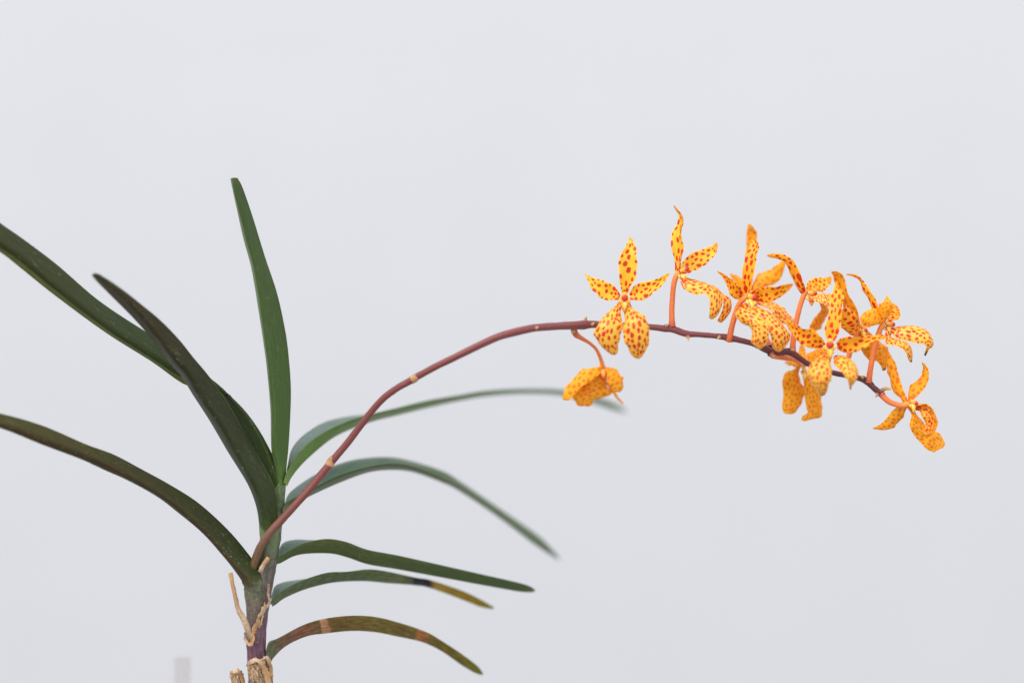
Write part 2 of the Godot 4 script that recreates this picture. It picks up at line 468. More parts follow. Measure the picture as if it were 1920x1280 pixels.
func make_leaves() -> void:
	var sky_sheen := ramp_texture(256, 96, [[0.0, Color(0.36, 0.43, 0.33)], [0.2, Color(0.37, 0.45, 0.40)], [0.42, Color(0.34, 0.42, 0.34)], [0.6, Color(0.30, 0.38, 0.24)], [1.0, Color(0.30, 0.37, 0.23)]], 0.08, 0.10, 0.02, Color(0.42, 0.48, 0.34), [], 8)   # green upper faces, the bluish sky reflection painted into their colour
	# long upper left leaf, behind
	leaf([[519, 965, 528, 955, 533, 950], [500, 915, 522, 905, 532, 915], [480, 868, 505, 858, 518, 872], [445, 805, 478, 800, 492, 822], [405, 748, 440, 752, 450, 772], [372, 690, 390, 712, 392, 730],
		[330, 656, 336, 696, 346, 721], [267, 618, 276, 660, 284, 678], [183, 562, 200, 611, 198, 624], [105, 495, 106, 538, 101, 553], [40, 446, 42, 486, 36, 501], [0, 418, 0, 456, 0, 473], [-60, 372, -70, 408, -72, 426], [-130, 322, -136, 350, -140, 366], [-200, 280, -203, 296, -206, 304], [-240, 262, -241, 264, -242, 266]],
		[-22, -30, -40, -45, -38, -20, 10, 40, 80, 120, 160, 190, 210], [-8, -8, -10, -12, -10, 5, 30, 60, 100, 140, 180, 205, 215], [-20, -24, -30, -32, -26, -10, 12, 42, 82, 122, 165, 192, 212], 0.74, 7,
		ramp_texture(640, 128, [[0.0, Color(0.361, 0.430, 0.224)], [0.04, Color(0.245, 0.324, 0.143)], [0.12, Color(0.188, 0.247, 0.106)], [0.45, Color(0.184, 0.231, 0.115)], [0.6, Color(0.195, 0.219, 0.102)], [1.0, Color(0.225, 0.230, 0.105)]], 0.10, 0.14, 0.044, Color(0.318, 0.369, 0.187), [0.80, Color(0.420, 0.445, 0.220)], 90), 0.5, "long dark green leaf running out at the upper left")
	# upright leaf
	leaf([[521, 912, 528, 916, 533, 912], [513, 876, 524, 886, 536, 878], [508, 836, 514, 840, 540, 845], [507, 771, 512, 771, 544, 780], [502, 709, 507, 709, 545, 726], [496, 660, 502, 658, 541, 668], [485, 587, 492, 586, 534, 617], [471, 504, 479, 502, 519, 549], [456, 448, 464, 446, 498, 486], [440, 376, 446, 376, 474, 409], [434, 348, 439, 348, 455, 353], [431.5, 335, 436, 333, 445, 333.5]],
		[-14, -26, -32, -32, -30, -26, -16, -6], [-6, 2, 6, 6, 6, 8, 8, 4], [-14, -18, -24, -26, -24, -20, -12, -2], 0.18, 6,
		ramp_texture(512, 128, [[0.0, Color(0.395, 0.464, 0.229)], [0.05, Color(0.330, 0.426, 0.193)], [0.15, Color(0.261, 0.354, 0.170)], [0.6, Color(0.246, 0.321, 0.160)], [0.9, Color(0.235, 0.305, 0.153)], [1.0, Color(0.317, 0.343, 0.180)]], 0.10, 0.10, 0.044, Color(0.313, 0.402, 0.186), [-0.17, Color(0.388, 0.456, 0.307)], 26), 0.5, "upright green leaf with a rounded tip")
	# upper right leaf, going far back
	leaf([[540, 872, 536, 912, 531, 905], [544, 848, 546, 894, 537, 885], [556, 828, 566, 870, 555, 856], [576, 810, 592, 846, 580, 829], [606, 792, 622, 822, 617, 805], [643, 782, 657, 804, 656, 788], [690, 776, 700, 788.5, 700, 775], [739, 771, 745, 777, 742, 765], [800, 760, 805, 762, 800, 751], [860, 746, 865, 749, 860, 741], [915, 739, 920, 740, 915, 732.5], [985, 734, 988, 736, 985, 729.5], [1050, 736, 1052, 739, 1052, 731.5], [1105, 749, 1106, 752, 1108, 742], [1150, 765, 1150, 767, 1153, 757], [1174, 772, 1175, 773, 1176, 771]],
		[-42, -78, -124, -176, -230, -296, -364, -432, -500, -566, -620], [-14, -40, -80, -132, -186, -252, -320, -392, -470, -550, -618], [4, -10, -46, -96, -146, -212, -280, -356, -440, -530, -615], 0.5, 5,
		ramp_texture(512, 96, [[0.0, Color(0.499, 0.608, 0.317)], [0.1, Color(0.410, 0.519, 0.279)], [0.4, Color(0.401, 0.497, 0.269)], [1.0, Color(0.366, 0.463, 0.283)]], 0.08, 0.08, 0.046, Color(0.456, 0.552, 0.298), [], 14), 0.34, "thin upper right leaf arching far back behind the flower spike", sky_sheen)
	# second right leaf
	leaf([[532, 955, 532, 965, 528, 958], [538, 930, 545, 953, 535, 943], [556, 912, 568, 936, 558, 930], [590, 890, 600, 920, 592, 912], [628, 872, 642, 902, 638, 890], [673, 860, 691, 884.5, 689, 875], [726, 856.5, 735, 880, 735, 869], [768, 863, 776, 884, 774, 874], [831, 883, 826, 902, 826, 894], [867, 905, 862, 919, 862, 913], [937, 953, 934, 967, 934, 962], [1007, 1002, 1003, 1019, 1003, 1014], [1036, 1030, 1034, 1040, 1034, 1037], [1050, 1047, 1049, 1049, 1048, 1048]],
		[-40, -70, -110, -150, -200, -250, -300, -350, -410, -460], [-14, -34, -70, -110, -160, -215, -270, -330, -400, -455], [4, -8, -38, -76, -125, -182, -242, -310, -385, -452], 0.5, 5,
		ramp_texture(512, 96, [[0.0, Color(0.385, 0.455, 0.274)], [0.15, Color(0.317, 0.388, 0.236)], [0.6, Color(0.288, 0.349, 0.198)], [1.0, Color(0.308, 0.358, 0.227)]], 0.10, 0.10, 0.046, Color(0.385, 0.445, 0.264), [], 16), 0.34, "second right leaf bending over and sloping down behind", sky_sheen)
	# third right leaf
	leaf([[520, 1036, 517, 1056, 512, 1046], [530, 1018, 526, 1054, 521, 1044], [552, 1011.5, 550, 1041.5, 548, 1028], [578, 1012, 578, 1036.5, 577, 1016], [616, 1014, 621, 1036.5, 614, 1010], [652, 1020, 652, 1044, 650, 1016], [690, 1036, 692, 1057, 688, 1030], [746, 1046, 746, 1066, 746, 1041], [831, 1064, 831, 1081.5, 831, 1060], [902, 1079, 902, 1094.5, 902, 1076], [970, 1094, 970, 1106.5, 970, 1091.5], [993, 1102, 993, 1109, 994, 1099], [1003, 1106, 1003, 1108, 1003, 1105]],
		[-34, -60, -80, -100, -120, -140, -160, -170, -180], [-10, -20, -38, -58, -78, -102, -130, -152, -176], [6, 2, -10, -30, -52, -80, -112, -140, -174], 0.5, 6,
		ramp_texture(512, 96, [[0.0, Color(0.423, 0.459, 0.334)], [0.12, Color(0.345, 0.404, 0.245)], [0.35, Color(0.334, 0.372, 0.222)], [0.7, Color(0.290, 0.349, 0.211)], [1.0, Color(0.301, 0.372, 0.211)]], 0.12, 0.12, 0.046, Color(0.378, 0.459, 0.245), [], 20), 0.4, "third right leaf, dark green and nearly straight", sky_sheen)
	# fourth right leaf: yellowing end past a black band
	leaf([[508, 1118, 510, 1136, 505, 1128], [514, 1100, 517, 1132, 510, 1124], [530, 1091.5, 534, 1120, 531, 1106], [556, 1087, 571, 1104, 566, 1088], [612, 1080, 614, 1092.5, 612, 1073.5], [650, 1076, 650, 1088.5, 650, 1071.5], [690, 1074, 690, 1088.5, 690, 1067], [726, 1077, 726, 1092, 726, 1071], [779, 1087, 779, 1095.5, 779, 1082.5], [808, 1092, 808, 1101, 808, 1087.5], [867, 1112, 867, 1122.5, 867, 1107.5], [900, 1127, 900, 1136.5, 902, 1124], [925, 1139, 924, 1141.5, 926, 1138]],
		[-34, -60, -90, -120, -150, -175, -200, -215, -230], [-10, -22, -46, -76, -108, -140, -172, -198, -226], [6, -2, -22, -52, -84, -118, -154, -188, -224], 0.5, 5,
		ramp_texture(512, 96, [[0.0, Color(0.365, 0.379, 0.322)], [0.12, Color(0.365, 0.421, 0.290)], [0.4, Color(0.333, 0.390, 0.268)], [0.5, Color(0.343, 0.401, 0.268)], [0.62, Color(0.397, 0.443, 0.290)], [0.648, Color(0.343, 0.359, 0.257)], [0.662, Color(0.129, 0.116, 0.140)], [0.735, Color(0.140, 0.116, 0.129)], [0.755, Color(0.645, 0.527, 0.237)], [0.85, Color(0.591, 0.485, 0.129)], [1.0, Color(0.494, 0.463, 0.151)]], 0.16, 0.24, 0.046, Color(0.408, 0.463, 0.290), [], 16), 0.42, "fourth right leaf with a black band and yellowed end", sky_sheen)
	# lowest right leaf: reddish with tan scars
	leaf([[499, 1228, 503, 1246, 497, 1236], [503, 1204, 512, 1232, 502, 1208], [526, 1195, 536, 1209, 528, 1192.5], [568, 1174, 574, 1191.5, 568, 1171.5], [606, 1166, 612, 1186, 606, 1160], [656, 1160, 660, 1181.5, 656, 1154], [701, 1162, 704, 1184, 702, 1156], [747, 1172, 746, 1192, 748, 1167], [796, 1188, 792, 1202, 798, 1184], [831, 1207, 829, 1219, 833, 1204], [867, 1231, 864, 1243.5, 869, 1228], [893, 1252, 890, 1260, 895, 1248], [905, 1263, 903, 1265, 906, 1262]],
		[-30, -44, -62, -80, -100, -120, -140, -160, -180], [-8, -16, -30, -48, -70, -96, -120, -148, -178], [6, 2, -12, -30, -52, -80, -106, -138, -176], 0.5, 6,
		ramp_texture(512, 96, [[0.0, Color(0.360, 0.380, 0.280)], [0.12, Color(0.380, 0.380, 0.270)], [0.17, Color(0.440, 0.340, 0.260)], [0.24, Color(0.500, 0.330, 0.250)], [0.318, Color(0.420, 0.340, 0.210)], [0.322, Color(0.700, 0.530, 0.400)], [0.345, Color(0.660, 0.460, 0.340)], [0.351, Color(0.430, 0.330, 0.180)], [0.5, Color(0.420, 0.370, 0.180)], [0.628, Color(0.420, 0.360, 0.180)], [0.64, Color(0.620, 0.420, 0.260)], [0.672, Color(0.580, 0.380, 0.220)], [0.685, Color(0.420, 0.360, 0.170)], [0.8, Color(0.420, 0.380, 0.150)], [1.0, Color(0.420, 0.440, 0.160)]], 0.2, 0.3, 0.046, Color(0.420, 0.450, 0.220), [], 20), 0.45, "lowest right leaf, reddish brown with pale tan scars")
	# lower left leaf
	leaf([[490, 1082, 472, 1099, 454, 1094], [489, 1072, 466, 1084, 448, 1080], [462, 1034, 440, 1060, 412, 1031], [425, 991, 400, 1012, 372, 988], [372, 943, 350, 965, 332, 957], [319, 909, 306, 930, 292, 927], [266, 880, 254, 900, 239, 898], [213, 852, 206, 874, 196, 880], [159, 832, 156, 852, 150, 859], [80, 798, 80, 822, 78, 833], [0, 775, 0, 794, -2, 801], [-80, 762, -80, 778, -82, 784], [-150, 762, -150, 770, -151, 774]],
		[6, 0, -4, 0, 14, 36, 62, 92, 122, 152, 180], [37, 34, 28, 30, 42, 60, 82, 108, 134, 160, 184], [16, 12, 6, 8, 20, 42, 68, 98, 128, 156, 182], 0.55, 9,
		ramp_texture(640, 128, [[0.0, Color(0.354, 0.376, 0.231)], [0.02, Color(0.292, 0.314, 0.165)], [0.1, Color(0.196, 0.228, 0.108)], [0.3, Color(0.185, 0.196, 0.095)], [0.5, Color(0.224, 0.212, 0.107)], [0.7, Color(0.239, 0.228, 0.107)], [1.0, Color(0.255, 0.251, 0.114)]], 0.14, 0.16, 0.044, Color(0.261, 0.299, 0.153), [0.52, Color(0.240, 0.195, 0.105)], 110), 0.5, "lower left leaf arching out of the left edge")
	# front leaf
	leaf([[486, 990, 504, 996, 521, 984], [480, 950, 496, 960, 520, 943], [463, 906, 482, 918, 512, 908], [426, 846, 446, 850, 488, 862], [392, 788, 410, 790, 460, 815], [361, 740, 374, 738, 429, 760], [340, 706, 353, 703, 392, 706], [318, 681, 330, 676, 363, 671], [285, 637, 296, 632, 335, 636], [250, 597, 262, 590, 300, 600], [210, 557, 224, 550, 260, 567], [184, 531, 196, 530, 214, 532], [171, 516, 176, 512, 186, 514]],
		[8, 2, -8, -6, 6, 28, 58, 92, 130, 170], [28, 34, 36, 44, 58, 78, 104, 132, 160, 182], [14, 12, 4, 6, 20, 44, 74, 106, 142, 176], 0.26, 8,
		ramp_texture(640, 160, [[0.0, Color(0.304, 0.344, 0.205)], [0.03, Color(0.217, 0.262, 0.124)], [0.10, Color(0.169, 0.210, 0.093)], [0.4, Color(0.169, 0.187, 0.100)], [0.6, Color(0.195, 0.187, 0.106)], [0.85, Color(0.217, 0.195, 0.112)], [0.97, Color(0.223, 0.210, 0.106)], [1.0, Color(0.304, 0.315, 0.149)]], 0.12, 0.16, 0.052, Color(0.660, 0.730, 0.399), [], 170), 0.5, "dark scratched leaf in front, leaning to the upper left")

# ------------------------------------------------------------------ flower spike
func make_spike() -> void:
	var pts := [[474, 1064, 8, 7.5], [480, 1045, 16, 8], [490, 1022, 26, 8], [507, 997, 32, 7.6], [525, 977, 32, 7.4], [547, 953, 30, 7.2], [581, 915, 26, 7.0], [614, 875, 22, 7.2], [620, 867, 22, 7.0], [649, 833, 24, 6.4], [685, 786, 32, 6.2], [712, 753, 42, 6.2], [739, 731, 52, 6.2], [770, 713, 62, 6.6], [778, 708, 64, 6.4], [819, 686, 76, 6.2], [860, 666, 86, 6.4], [925, 635, 92, 6.9], [967, 622, 88, 7.2], [1008, 614, 74, 7.0], [1050, 611, 52, 7.0], [1075, 610, 36, 7.6], [1094, 609, 24, 8.6], [1110, 608, 14, 7.0], [1140, 609, 4, 6.0], [1180, 611, 0, 5.6], [1220, 613, 0, 5.6], [1248, 616, 0, 6.4], [1262, 617, 0, 6.6], [1285, 625, 0, 6.2], [1310, 627, 0, 5.0], [1345, 630, 0, 5.0], [1366, 633, 0, 6.8], [1385, 637, 0, 5.4], [1412, 644, -2, 5.2], [1436, 654, -4, 7.0], [1450, 660, -5, 7.4], [1463, 660, -6, 5.8], [1477, 659, -6, 7.0], [1488, 663, -7, 6.6], [1502, 673, -8, 5.2], [1520, 684, -9, 5.0], [1560, 698, -12, 5.0], [1590, 704, -12, 5.0], [1612, 709, -10, 5.2], [1627, 715, -6, 7.0], [1637, 725, -2, 5.4], [1646, 733, 2, 5.4], [1653, 738, 4, 6.6], [1656, 741, 6, 5.2]]
	var s := part("flower_spike", tube(pts, 260, 14, M["spike"], 0.10), plant, BASE, "arching reddish brown flower spike")
	for q in [[618, 870, 22, 621, 863, 22, 8.2], [774, 711, 63, 781, 707, 65, 7.4]]:
		var d: Vector2 = Vector2(q[3] - q[0], q[4] - q[1]).normalized() * 5.0
		part("node_ring", tube([[q[0] - d.x, q[1] - d.y, q[2], q[6]], [q[0], q[1], q[2], q[6] * 1.06], [q[0] + d.x, q[1] + d.y, q[5], q[6] * 0.97], [q[0] + d.x * 1.9, q[1] + d.y * 1.9, q[5], q[6] * 0.86]], 8, 14, M["node"], 0.1), s, Vector3.ZERO)
	# small dry bracts at the joints
	for q in [[1097, 604, 24, 1099, 593, 26], [1004, 616, 80, 1009, 613, 82], [1078, 616, 30, 1072, 625, 32], [1290, 628, 4, 1291, 638, 6], [1252, 612, 4, 1246, 608, 6], [1352, 630, 5, 1346, 634, 6], [1369, 637, 5, 1366, 641, 7], [1444, 662, 2, 1452, 669, 4], [1482, 655, -2, 1489, 656, 0], [1108, 610, 20, 1114, 606, 21], [1620, 708, -2, 1615, 705, 0], [1648, 737, 8, 1642, 744, 8]]:
		part("bract", tube([[q[0], q[1], q[2], 4.4], [(q[0] + q[3]) / 2.0, (q[1] + q[4]) / 2.0, (q[2] + q[5]) / 2.0, 3.2], [q[3], q[4], q[5], 1.2]], 6, 8, M["bract"], 0.25), s, Vector3.ZERO)
	part("bud_stub", tube([[1650, 735, 4, 4.4], [1657, 730, 5, 3.8], [1663, 728, 6, 3.4], [1669, 728.5, 6, 2.6]], 8, 9, M["bract"], 0.15), s, Vector3.ZERO)

# ------------------------------------------------------------------ flowers
var fl: Node3D
var fl_at: Vector3

func flower(px: float, py: float, z: float, label: String) -> void:
	fl_at = P(px, py, z)
	fl = Node3D.new()
	fl.name = "flower"
	fl.position = fl_at - BASE
	fl.set_meta("label", label)
	plant.add_child(fl, true)

func pedicel(pts: Array) -> void:
	part("pedicel", tube(pts, 24, 12, M["pedicel"], 0.08), fl, fl_at)

# e: [left x, y, right x, y] from base to tip; z: depth; d: depth of the right edge minus the left; c: bulge
func petal(called: String, kind: String, e: Array, z: Array, d: Array, c: Array, row: int, shows_back := false, wave := 1.6, thick := 3.0) -> void:
	var n := e.size()
	var L := PackedVector3Array(); var R := PackedVector3Array()
	for i in n:
		var t := float(i) / (n - 1)
		var s: Array = e[i]
		var taper := minf(1.0, Vector2(s[0] - s[2], s[1] - s[3]).length() / 12.0)
		var dz := pick(d, t) * taper * 0.5
		L.append(P(s[0], s[1], pick(z, t) - dz))
		R.append(P(s[2], s[3], pick(z, t) + dz))
	var nu := 30
	L = resample(L, nu)
	R = resample(R, nu)
	var K := PackedVector3Array()
	for i in nu + 1:
		var t := float(i) / nu
		var du := (L[mini(i + 1, nu)] + R[mini(i + 1, nu)]) - (L[maxi(i - 1, 0)] + R[maxi(i - 1, 0)])
		var nn := (R[i] - L[i]).cross(du).normalized()
		K.append((L[i] + R[i]) * 0.5 + nn * pick(c, t) * U * minf(1.0, (R[i] - L[i]).length() / (20.0 * U)))
	var f: Material = M[kind]
	var b: Material = M[kind.get_slice("_", 0) + "_back"]
	var rows := 5.0 if kind.begins_with("petal") else 6.0
	part(called, sheet(L, K, R, -1.0, 12, thick, wave, row, rows, b if shows_back else f, f if shows_back else b), fl, fl_at)

func heart(cx: float, cy: float, z: float, dx: float, dy: float, dz: float, scale_by := 1.0) -> void:
	var size := scale_by * 0.84
	# column (d: where it points) with its cap, and the small lip under it
	var d := Vector3(dx, dy, dz).normalized() * 16.0 * size
	part("column", tube([[cx, cy, z, 5.0 * size], [cx + d.x * 0.4, cy + d.y * 0.4, z + d.z * 0.4, 5.4 * size], [cx + d.x * 0.75, cy + d.y * 0.75, z + d.z * 0.75, 6.6 * size], [cx + d.x, cy + d.y, z + d.z, 5.4 * size]], 12, 14, M["column"], 0.14), fl, fl_at)
	var ly := cy + 10.0 * size
	var q := [cx + d.x * 0.5, ly + d.y * 0.5, z + d.z * 0.6]
	part("lip", tube([[cx, ly - 3.0 * size, z, 4.0 * size], [lerpf(cx, q[0], 0.6), ly + 2.0 * size, q[2], 7.0 * size], [q[0], q[1] + 7.0 * size, q[2] + 2.0, 6.0 * size], [q[0], q[1] + 15.0 * size, q[2], 3.4 * size]], 14, 14, M["lip"], 0.35, 0.8), fl, fl_at)
	for s in [-1.0, 1.0]:
		part("side_lobe", tube([[cx + s * 4.0 * size, ly - 2.0 * size, z + d.z * 0.4, 2.6 * size], [cx + s * 7.5 * size + d.x * 0.3, ly + 1.0 * size, z + d.z * 0.7, 3.4 * size], [cx + s * 7.0 * size + d.x * 0.4, ly + 5.0 * size, z + d.z * 0.9, 1.8 * size]], 8, 10, M["lip"], 0.3), fl, fl_at)

func make_flowers() -> void:
	var P0 := "petal"; var S0 := "sepal"; var PD := "petal_deep"; var SD := "sepal_deep"
	# 1: the open flower facing the viewer
	flower(1171, 562, 22, "open flower facing forward, leftmost above the spike")
	pedicel([[1180, 611, -4, 5.5], [1178, 600, -6, 5], [1174, 580, 0, 4.8], [1171, 563, 16, 5]])
	petal("dorsal_sepal", P0, [[1166, 550, 1178, 550], [1164.4, 540, 1181.6, 540], [1161, 522, 1191, 525], [1159.7, 500, 1194.3, 501.4], [1162.4, 481.5, 1194.6, 481.5], [1169.7, 466.9, 1193, 465.5], [1177, 455, 1187.6, 452.3], [1180.5, 443.5, 1182.5, 443.5]], [20, 26, 30, 28, 18, 4], [3], [-3, -5, -6, -4, -2], 0)
	petal("petal", P0, [[1161.7, 561, 1163.7, 553], [1149.8, 563, 1156.4, 541], [1135, 561.8, 1147, 532.6], [1121.9, 555, 1133.8, 526.6], [1110, 542.6, 1120.5, 522.6], [1103.3, 528, 1107.3, 518], [1095.3, 513.4, 1095.6, 512.3]], [20, 26, 28, 22, 8], [-4], [-3, -4, -3, -1], 1)
	petal("petal", P0, [[1180.3, 549, 1180.3, 561], [1188.3, 537.3, 1193.6, 563.5], [1201.6, 529.3, 1206.9, 561.8], [1220, 526.6, 1222.8, 551.9], [1236, 520, 1237.4, 538.6], [1248, 514, 1248, 526.6], [1255.3, 512, 1256.3, 513.4]], [20, 26, 28, 22, 10], [4], [-3, -4, -3, -1], 2)
	petal("lateral_sepal", S0, [[1167, 566, 1159, 569], [1165, 582, 1149, 580], [1165, 600, 1130, 594.5], [1170, 610, 1118.8, 611], [1163.8, 628, 1114.6, 628], [1159.6, 642, 1124.4, 646.5], [1159.6, 656, 1141.3, 659], [1156, 663.4, 1151, 663.4]], [18, 40, 62, 70, 68, 60, 50], [-6], [3, 9, 12, 10, 6], 0)
	petal("lateral_sepal", S0, [[1181, 567, 1174, 568], [1188, 580, 1174.5, 585], [1203, 588.8, 1171.5, 600], [1213, 600, 1168, 617], [1218.7, 619.8, 1170.4, 636.7], [1215.9, 642, 1176.5, 650.7], [1210, 659, 1183.5, 664.8], [1199, 669.9, 1190.5, 669.9]], [18, 42, 66, 74, 72, 62, 52], [6], [3, 9, 12, 10, 6], 1)
	heart(1171, 551, 24, 0.05, 0.6, 0.9, 1.25)
	# 2: seen from the side
	flower(1272, 514, 0, "side-on flower on a tall stalk, second from the left above the spike")
	pedicel([[1260.5, 612, 0, 7], [1260.3, 600, 0, 5.6], [1260, 578, 0, 5], [1262.7, 540, 0, 5], [1267, 520, 0, 5.2], [1272, 512, 0, 5]])
	petal("dorsal_sepal", P0, [[1265.9, 510, 1274.8, 507], [1265, 488.7, 1277, 486], [1259, 462, 1282.6, 464.5], [1260.3, 435.4, 1277.5, 447.5], [1269, 419.7, 1278, 429], [1273.6, 406, 1279.7, 413.6], [1268.8, 396.6, 1275, 399], [1262.7, 385.7, 1264.4, 385]], [0, 2, 4, 0, -4, -4, 0], [14, 22, 24, 14, 8], [-4], 1)
	petal("petal", P0, [[1276, 503, 1279, 513], [1282, 488.7, 1297.8, 510.5], [1297.8, 474, 1314.8, 500.8], [1317, 467, 1331.7, 488.7], [1334, 460.8, 1342.6, 474], [1343.9, 454.8, 1346.8, 456]], [-6, -22, -30, -32, -30], [12, 12, 8], [-3], 2)
	petal("lateral_sepal", S0, [[1277, 521, 1277, 530], [1290.6, 527.5, 1283, 542], [1310, 527.5, 1302.7, 551.7], [1331.7, 536, 1322, 551.7], [1347, 546.8, 1330.5, 559], [1355, 561, 1330.5, 578], [1352, 576, 1329.8, 595], [1339, 596.5, 1333, 598]], [6, 14, 20, 24, 30, 32, 28], [10, 26, 30, 34, 16, 6], [6, 9, 9, 6, 4], 2)
	petal("lateral_sepal", S0, [[1280, 520, 1280, 530], [1315, 528, 1310, 545], [1334, 534.7, 1330, 555], [1356, 551.7, 1345, 568], [1368, 563.8, 1355, 563.8], [1369.5, 578, 1355, 580.8], [1362, 592.9, 1346, 600], [1353.5, 605, 1348.7, 603.8]], [-4, -14, -18, -20, -16, -14, -14], [20, 24, 24, 10], [4, 7, 7, 4], 3)
	heart(1276, 508, 2, 1.0, -0.35, 0.25)
	# 3: large flower turned to the right
	flower(1398, 562, 20, "large flower with drooping lower sepals, third from the left")
	pedicel([[1367, 640, 2, 7], [1368.5, 632, 4, 6], [1373, 611, 8, 5.4], [1382, 580, 12, 5.2], [1390, 565, 16, 5.4], [1400, 557, 20, 7]])
	petal("dorsal_sepal", PD, [[1395, 549, 1406, 548], [1392.5, 530, 1411, 530], [1392.5, 510, 1414, 514], [1395.6, 490, 1417, 492.5], [1401, 472.5, 1420, 476], [1408, 459, 1422.5, 464], [1410, 449, 1420, 454], [1412, 445, 1413.8, 445.6]], [20, 24, 28, 26, 20, 12, 6], [14, 22, 22, 18, 8], [-4], 3)
	petal("petal", PD, [[1388, 562, 1396, 551], [1376, 559, 1389, 537.5], [1369, 551, 1379, 529], [1364, 537.5, 1369, 521], [1357.5, 522.5, 1360, 516], [1344.8, 509.4, 1345.6, 507.5]], [20, 26, 24, 16, 6], [14, 20, 16, 6], [-3], 0)
	petal("petal", PD, [[1406, 550, 1408, 561], [1420, 543, 1424, 565], [1432, 539, 1436, 568], [1448, 537, 1450, 564], [1465, 535, 1465, 556], [1477.5, 532.5, 1477.5, 546], [1486, 531, 1488, 534]], [24, 34, 42, 44, 42, 36], [-8, -10, -6], [-3], 1)
	petal("lateral_sepal", S0, [[1402, 570, 1395, 574], [1408, 579, 1380, 586], [1421, 586, 1381, 597], [1432, 597, 1395, 606], [1440, 610, 1407, 615.5], [1443, 625, 1410, 627], [1439, 640.7, 1410, 642], [1430, 652.7, 1421, 652.7]], [22, 40, 52, 62, 68, 66, 60], [-16, -22, -18, -8], [4, 9, 11, 9, 5], 2)
	petal("lateral_sepal", S0, [[1412.5, 574, 1405, 574], [1431, 582.7, 1411, 584], [1449.7, 593.6, 1422, 592.5], [1461.8, 605.6, 1433, 605.6], [1473.8, 616.6, 1441, 618.8], [1481.5, 627.5, 1446, 630.8], [1478, 644, 1447, 646], [1462.8, 658.7, 1454, 657]], [22, 36, 44, 52, 56, 54, 48], [18, 26, 20, 10], [4, 9, 11, 9, 5], 3)
	heart(1405, 555, 28, 0.75, 0.2, 0.6, 1.15)
	# 4: behind the third, blurred
	flower(1405, 552, -110, "blurred flower behind the third one, seen from its back")
	pedicel([[1444, 652, -12, 6], [1436, 630, -50, 5], [1420, 590, -95, 5], [1408, 556, -112, 5]])
	petal("dorsal_sepal", PD, [[1398, 552, 1408, 552], [1396, 520, 1411, 520], [1398.8, 485, 1412, 485], [1400, 462.5, 1417, 466], [1399, 447.5, 1420, 447.5], [1402, 432.5, 1419, 436], [1402.5, 424, 1413.8, 427], [1404, 419, 1407.5, 420]], [-110, -118, -118, -108, -100], [16, 20, 16], [4], 0, true)
	petal("petal", PD, [[1408, 542, 1412, 550], [1417.5, 520, 1436, 538], [1430, 510, 1452.5, 532.5], [1448.8, 502.5, 1465, 520], [1462.5, 492.5, 1471, 502.5], [1472, 482, 1475.6, 485]], [-112, -118, -116, -108, -100], [10], [4], 1, true)
	petal("petal", PD, [[1394, 552, 1402, 542], [1384, 540, 1397, 529], [1377, 527, 1388, 519], [1368, 513, 1370.6, 512]], [-112, -120, -126], [8], [3], 2, true)
	petal("lateral_sepal", S0, [[1414, 556, 1414, 566], [1430, 560, 1428, 574], [1447.5, 566, 1441, 578], [1461.8, 571.7, 1453, 592.5], [1475, 583.8, 1465, 605.6], [1485.8, 595.8, 1478, 607.8], [1490.7, 603, 1489, 605.6]], [-104, -92, -84, -80, -80], [12, 22, 20], [5], 1)
	heart(1410, 556, -108, 0.8, 0.4, -0.3)
	# 5: side-on, its top sepal bent to the left
	flower(1511, 548, -10, "side-on flower whose top sepal bends over to the left")
	pedicel([[1486.5, 660, -7, 7], [1486.8, 650, -8, 5.8], [1489, 628, -9, 5], [1497, 587, -10, 5], [1506, 557, -10, 5], [1512, 546, -10, 5]])
	petal("dorsal_sepal", PD, [[1503, 549, 1511, 544], [1492, 530.6, 1508, 531.6], [1483.8, 512, 1498.8, 508], [1476, 495, 1489, 490], [1468.8, 485.5, 1479, 481], [1457.5, 482, 1464, 475.5], [1446, 481.5, 1450, 475.5], [1438.8, 480.4, 1439.7, 477]], [-10, -4, 2, 4, 2, -4, -10], [14, 24, 24, 18, 8], [6], 1)
	petal("petal", PD, [[1511, 540, 1516, 546], [1516.6, 527, 1532.5, 547.5], [1530.6, 520, 1543.8, 545.6], [1547.5, 520, 1555, 536], [1557.8, 517.5, 1560, 521]], [-12, -30, -38, -40, -40], [10, 18, 14], [-3], 2)
	petal("lateral_sepal", S0, [[1517, 557, 1518, 566], [1532.5, 555, 1532.5, 566], [1545.6, 551, 1547.5, 572], [1560.6, 552, 1560, 577], [1575.6, 566, 1570, 574]], [-6, -2, 4, 8, 8], [20, 28, 26], [5, 7, 6], 0)
	petal("lateral_sepal", SD, [[1540, 556, 1528, 558], [1553, 575, 1541, 577], [1549, 598, 1525, 600], [1537, 615, 1517.5, 615], [1529, 623, 1521, 621]], [-20, -70, -95, -100, -96], [10], [5], 1, true, 3.0)
	heart(1516, 549, -8, 1.0, 0.1, 0.3)
	# 7: behind the sixth
	flower(1612, 610, -36, "flower half hidden behind the forward-facing right flower, its back showing")
	pedicel([[1584, 702, -14, 6], [1588, 682, -20, 5], [1597, 652, -28, 5], [1607, 626, -34, 5], [1613, 611, -36, 5]])
	petal("dorsal_sepal", PD, [[1604, 616, 1614, 611], [1592.5, 605, 1611, 591.7], [1584, 582, 1605.6, 575], [1576, 555.6, 1592.5, 554], [1568, 531, 1587, 532.7], [1563, 518, 1581, 516], [1559.4, 510.5, 1571, 509], [1559, 509, 1563, 507.7]], [-36, -34, -28, -20, -12, -4, 2], [14, 22, 18, 8], [4], 0, true)
